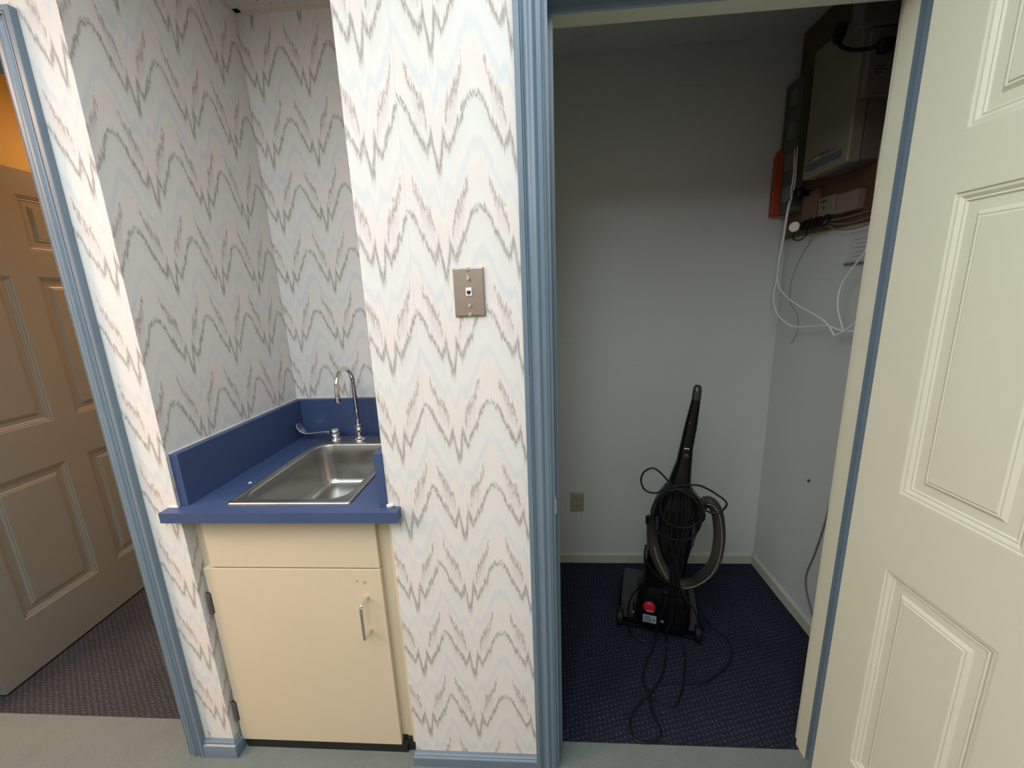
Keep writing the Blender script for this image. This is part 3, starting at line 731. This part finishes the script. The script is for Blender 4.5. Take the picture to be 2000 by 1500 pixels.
# motor housing
g = MB().rings([ell(-.085, .120, -.020, .13, .030, 36, 5), ell(-.092, .128, -.028, .14, .070, 36, 5), ell(-.090, .126, -.030, .14, .150, 36, 5), ell(-.078, .110, -.026, .13, .200, 36, 5), ell(-.068, .098, -.020, .12, .235, 36, 4)])
mh = g.build('motor_housing', PL_BLACK, vac, smooth=True, angle=40)
bt = MB().lathe((-.038, -.029, .150), [(.025, 0), (.0245, .006), (.021, .009), (0, .0095)], axis=(0, -1, 0), n=28).build('red_filter_cap', RED, mh, smooth=True, angle=40)
g = MB()
for k in range(2): g.box(-.048, -.022+.004*k, -.0390, -.0384, .138-.006*k, .1400-.006*k)
g.build('printed_text', INK_PALE, bt)
lb_ = MB().box(-.062, -.008, -.0315, -.0285, .072, .108).build('rating_label', LABEL, mh, bevel=.0008)
g = MB()
g.box(-.058, -.034, -.0320, -.0314, .1005, .1035)
for k in range(4): g.box(-.058, -.026-.003*(k % 2), -.0320, -.0314, .0945-.0055*k, .0965-.0055*k)
g.lathe((-.017, -.0314, .089), [(.004, 0), (.004, .0006)], axis=(0, -1, 0), n=12)
g.build('printed_text', INK, lb_)
MB().box(.008, .022, -.0325, -.0280, .082, .092).build('white_tag', SCREW, mh, bevel=.001)
g = MB()
for k in range(5): g.box(.040+.013*k, .047+.013*k, -.0330, -.028, .06, .17)
g.build('vent_rib', PL_MATT, mh, bevel=.001)
# upright body
bp = [(.205, -.066, .094, -.016, .12), (.24, -.065, .093, -.018, .12), (.30, -.062, .097, -.020, .125), (.37, -.058, .106, -.022, .13), (.41, -.056, .114, -.022, .13), (.47, -.051, .128, -.024, .13), (.53, -.044, .142, -.024, .13), (.565, -.040, .146, -.022, .125), (.60, -.030, .141, -.018, .12), (.63, -.016, .130, -.010, .115), (.66, .004, .108, .0, .11)]
by = MB().rings([ell(a, b, c, d, z, 32, 3.2) for z, a, b, c, d in bp]).build('body', PL_BLACK, vac, smooth=True, angle=50)
MB().rings([ell(.012, .062, -.030, -.010, .49, 20, 3), ell(.006, .070, -.034, -.010, .54, 20, 3), ell(.012, .066, -.032, -.010, .59, 20, 3)]).build('rear_spine', PL_MATT, by, smooth=True)
for s_ in (-1, 1):
    MB().rings([ell(.045+s_*.066-.006, .045+s_*.066+.006, -.03, 0, .46, 12, 3), ell(.045+s_*.066-.006, .045+s_*.066+.006, -.034, 0, .56, 12, 3)]).build('side_rib', mat('violet_black_plastic', (.035, .030, .045), .35), by, smooth=True)
hp_ = [(.640, .006, .106, .01, .10), (.665, .012, .101, .02, .10), (.71, .025, .100, .035, .10), (.745, .036, .1005, .045, .10), (.765, .043, .101, .048, .10), (.828, .053, .102, .055, .10), (.912, .066, .112, .062, .10), (1.024, .087, .119, .070, .102)]
hn = MB().rings([ell(a, b, c, d, z, 28, 3) for z, a, b, c, d in hp_]).build('handle', PL_BLACK, vac, smooth=True, angle=50)
MB().rings([ell(a, b, c, d, z, 28, 3) for z, a, b, c, d in [(1.024, .0865, .1195, .069, .103), (1.060, .090, .121, .071, .104), (1.072, .092, .120, .073, .103), (1.079, .097, .115, .08, .098)]]).build('grip_cap', PL_GREEN, hn, smooth=True, angle=50)
MB().lathe((.078, .054, .800), [(.010, 0), (.009, .004), (.004, .006)], axis=(0, -1, .1), n=20).build('handle_dial', PL_GREY, hn, smooth=True)
MB().box(.068, .087, .050, .054, .828, .834).build('switch_mark', SCREW, hn, bevel=.001)
for x, z in ((.083, .935), (.102, 1.062)): MB().lathe((x, .064 if z < 1 else .073, z), [(.0025, 0), (.002, .002)], axis=(0, -1, 0), n=10).build('handle_screw', SCREW, hn)
# cord hooks
g = MB().rings([ell(.010, .095, -.010, .03, .655, 20, 4), ell(.004, .102, -.045, .02, .664, 20, 4), ell(.004, .102, -.050, .02, .676, 20, 4), ell(.014, .090, -.030, .02, .684, 20, 4)])
g.build('upper_cord_hook', PL_MATT, vac, smooth=True, angle=50)
MB().rings([ell(.010, .085, -.050, .0, .232, 20, 4), ell(.006, .090, -.055, .0, .246, 20, 4), ell(.014, .080, -.030, .0, .262, 20, 4)]).build('lower_cord_hook', PL_MATT, vac, smooth=True, angle=50)
MB().tube(smooth_path([(.095, .0, .665), (.12, -.02, .669), (.138, -.025, .664), (.132, -.028, .655)], 5), .003, 8).build('hook_latch', PL_GREY, vac, smooth=True)
# hose
def hose(path, r, step=.0062):
    pts = resample(smooth_path(path, 12), step/2)
    return MB().tube(pts, r, 16, rfun=lambda i: r if i % 2 else r*.80), pts
ha, pa = hose([(-.040, .0, .535), (-.040, -.022, .50), (-.034, -.035, .455), (-.016, -.040, .395), (.014, -.038, .335), (.055, -.028, .292), (.092, -.008, .272), (.135, .012, .280), (.180, .024, .322), (.205, .030, .385), (.212, .030, .46), (.208, .030, .53), (.194, .030, .595), (.170, .028, .628), (.148, .024, .626), (.135, .022, .600), (.130, .020, .570)], .0225)
ho = ha.build('hose', HOSE, vac, smooth=True, angle=80)
ln = [p+Vector((.006 if p.x > .1 else .004, -.0215, -.002)) for p in smooth_path([(-.034, -.035, .455), (-.016, -.040, .395), (.014, -.038, .335), (.055, -.028, .292), (.092, -.008, .272), (.135, .012, .280), (.180, .024, .322), (.205, .030, .385), (.212, .030, .46), (.208, .030, .53), (.194, .030, .595), (.170, .028, .628), (.150, .024, .632)], 8)]
MB().tube(ln, .0014, 6).build('hose_wire', HOSE_LINE, ho, smooth=True)
MB().lathe((.130, .020, .555), [(.024, 0), (.026, .005), (.026, .025), (.022, .03)], n=20).build('hose_cuff', PL_MATT, ho, smooth=True)
MB().lathe((-.040, -.004, .515), [(.024, 0), (.026, .005), (.026, .03), (.022, .034)], axis=(0, .35, 1), n=20).build('hose_cuff', PL_MATT, ho, smooth=True)
# cord: one continuous run wound on the hooks, loops, then trailing on the floor
C_ = -.058
def c3(l, y=C_, dy=0.): return [(x, y+dy*math.sin(i*1.3), z) for i, (x, z) in enumerate(l)]
r1 = [(.043, .712), (.001, .693), (-.036, .643), (-.045, .583), (-.027, .534), (.009, .507), (.053, .498), (.091, .51), (.122, .553), (.134, .612), (.125, .666), (.095, .701), (.057, .714)]
r2 = [(.020, .707), (-.006, .681), (-.013, .635), (-.004, .590), (.026, .566), (.07, .559), (.107, .574), (.13, .606), (.126, .65), (.095, .69), (.062, .707)]
lp1 = [(.028, .722), (-.011, .764), (-.036, .784), (-.055, .785), (-.079, .765), (-.087, .733), (-.077, .70), (-.052, .686), (-.023, .69), (.001, .71), (.028, .722)]
lp2 = [(.066, .730), (.112, .736), (.148, .724), (.185, .702), (.207, .684), (.209, .665), (.190, .637), (.163, .632), (.138, .638), (.118, .62)]
cl = c3(r1, C_-.004, .003)+c3(r2, C_-.010, .003)+c3(lp1, C_-.006)+c3(lp2, C_-.004)
CR = .0036
crd = MB().tube(smooth_path(cl, 6), CR, 8)
for off, l in ((0, [(.028, .700), (.022, .62), (.030, .52), (.040, .40), (.044, .30), (.046, .245)]), (-.006, [(.070, .70), (.076, .63), (.072, .55), (.060, .45), (.056, .35), (.060, .25)]),
               (-.004, [(.050, .70), (.046, .60), (.052, .50), (.030, .42), (.034, .32), (.030, .25)]), (-.010, [(.040, .70), (.020, .60), (.012, .55), (.040, .44), (.062, .36), (.070, .25)]),
               (-.002, [(.080, .70), (.090, .62), (.070, .52), (.078, .42), (.066, .32), (.050, .24)]), (.002, [(.060, .70), (.064, .6), (.058, .5), (.048, .4), (.056, .3), (.040, .245)]),
               (-.006, [(.051, .451), (.053, .392), (.044, .273), (.047, .14), (.031, .08), (.034, .012)]),
               (-.012, [(.026, .447), (.035, .357), (.034, .277), (.012, .176), (-.004, .113), (-.007, .06)]),
               (.0, [(-.062, .39), (-.045, .36), (-.03, .343), (-.004, .318), (.02, .30)]),
               (.006, [(-.060, .45), (-.064, .40), (-.058, .32), (-.066, .279), (-.105, .211), (-.120, .148), (-.118, .082), (-.108, .046)]),
               (.004, [(.075, .44), (.066, .334), (.085, .257), (.125, .206), (.15, .15)])):
    crd.tube(smooth_path(c3(l, C_+off, .002), 6), CR, 8)
def f3(l, z=.0065): return [(x, y, z) for x, y in l]
crd.tube(smooth_path([(-.004, -.066, .113), (-.007, -.060, .06), (-.010, -.060, .022)]+f3([(-.020, -.10), (-.039, -.147), (-.054, -.226), (-.047, -.269), (-.027, -.296), (-.025, -.337), (-.009, -.381), (.006, -.418), (-.005, -.448), (-.047, -.47), (-.078, -.462), (-.092, -.421), (-.077, -.368), (-.05, -.324)], .004)+[(-.032, -.303, .012), (-.004, -.251, .012), (.019, -.192, .006), (.031, -.12, .006), (.034, -.066, .02), (.034, -.060, .06)], 6), CR, 8)
crd.tube(smooth_path([(.125, -.050, .206), (.148, -.045, .15), (.178, .03, .04)]+f3([(.20, .14), (.223, .10), (.266, .064), (.282, .023), (.282, -.024), (.259, -.082), (.212, -.141), (.165, -.185), (.093, -.213), (.011, -.238)], .004), 6), CR, 8)
crd.tube(smooth_path([(.090, -.05, .05)]+f3([(.104, -.078), (.099, -.149), (.087, -.228), (.072, -.281), (.05, -.319), (.023, -.317), (-.013, -.31), (-.032, -.318)], .0035), 6), CR, 8)
crd.tube(smooth_path([(-.118, -.052, .082), (-.118, -.045, .03)]+f3([(-.112, -.035), (-.096, -.050), (-.046, -.060), (-.010, -.045)], .004), 6), CR, 8)
crd.build('power_cord', CORD, vac, smooth=True)

# ------------------------------------------------------------------ ceiling fixtures (above the frame); middle, rear and left are added fill panels
def troffer(x, y, sx, sy, name, label, cat, col, s, z=CEIL):
    t_ = thing(name, label, cat, (x, y, z))
    g = MB(); hx, hy = sx/2+.04, sy/2+.04
    g.box(-hx, -hx+.03, -hy, hy, -.030, 0).box(hx-.03, hx, -hy, hy, -.030, 0).box(-hx, hx, -hy, -hy+.03, -.030, 0).box(-hx, hx, hy-.03, hy, -.030, 0)
    g.build('frame', GRID, t_)
    MB().box(-hx+.03, hx-.03, -hy+.03, hy-.03, -.022, -.010).build('diffuser', emis(name+'_glow', col, s), t_)
W_ = (.93, .98, 1)
troffer(.05, -.66, .54, 1.0, 'ceiling_light', 'ceiling light panel nearest the closet door', 'ceiling light', W_, 2.)
troffer(-.78, -.95, .54, 1.0, 'ceiling_light', 'added fill light panel in front of the sink niche', 'ceiling light', W_, 2.)
troffer(-.32, -1.86, .54, 1.0, 'ceiling_light', 'added fill light panel farthest back from the wallpapered wall', 'ceiling light', W_, 2.)
troffer(-1.62, -1.50, .54, 1.0, 'ceiling_light', 'added fill light panel in front of the left doorway', 'ceiling light', W_, 2.)
troffer(-2.6, -1.0, .54, .54, 'ceiling_light', 'square warm ceiling light panel at the far left of the hall', 'ceiling light', (1, .8, .6), 2.)
troffer(-1.75, 1.5, .28, .28, 'ceiling_light', 'small warm ceiling light inside the room on the left', 'ceiling light', (1, .6, .25), 2.)
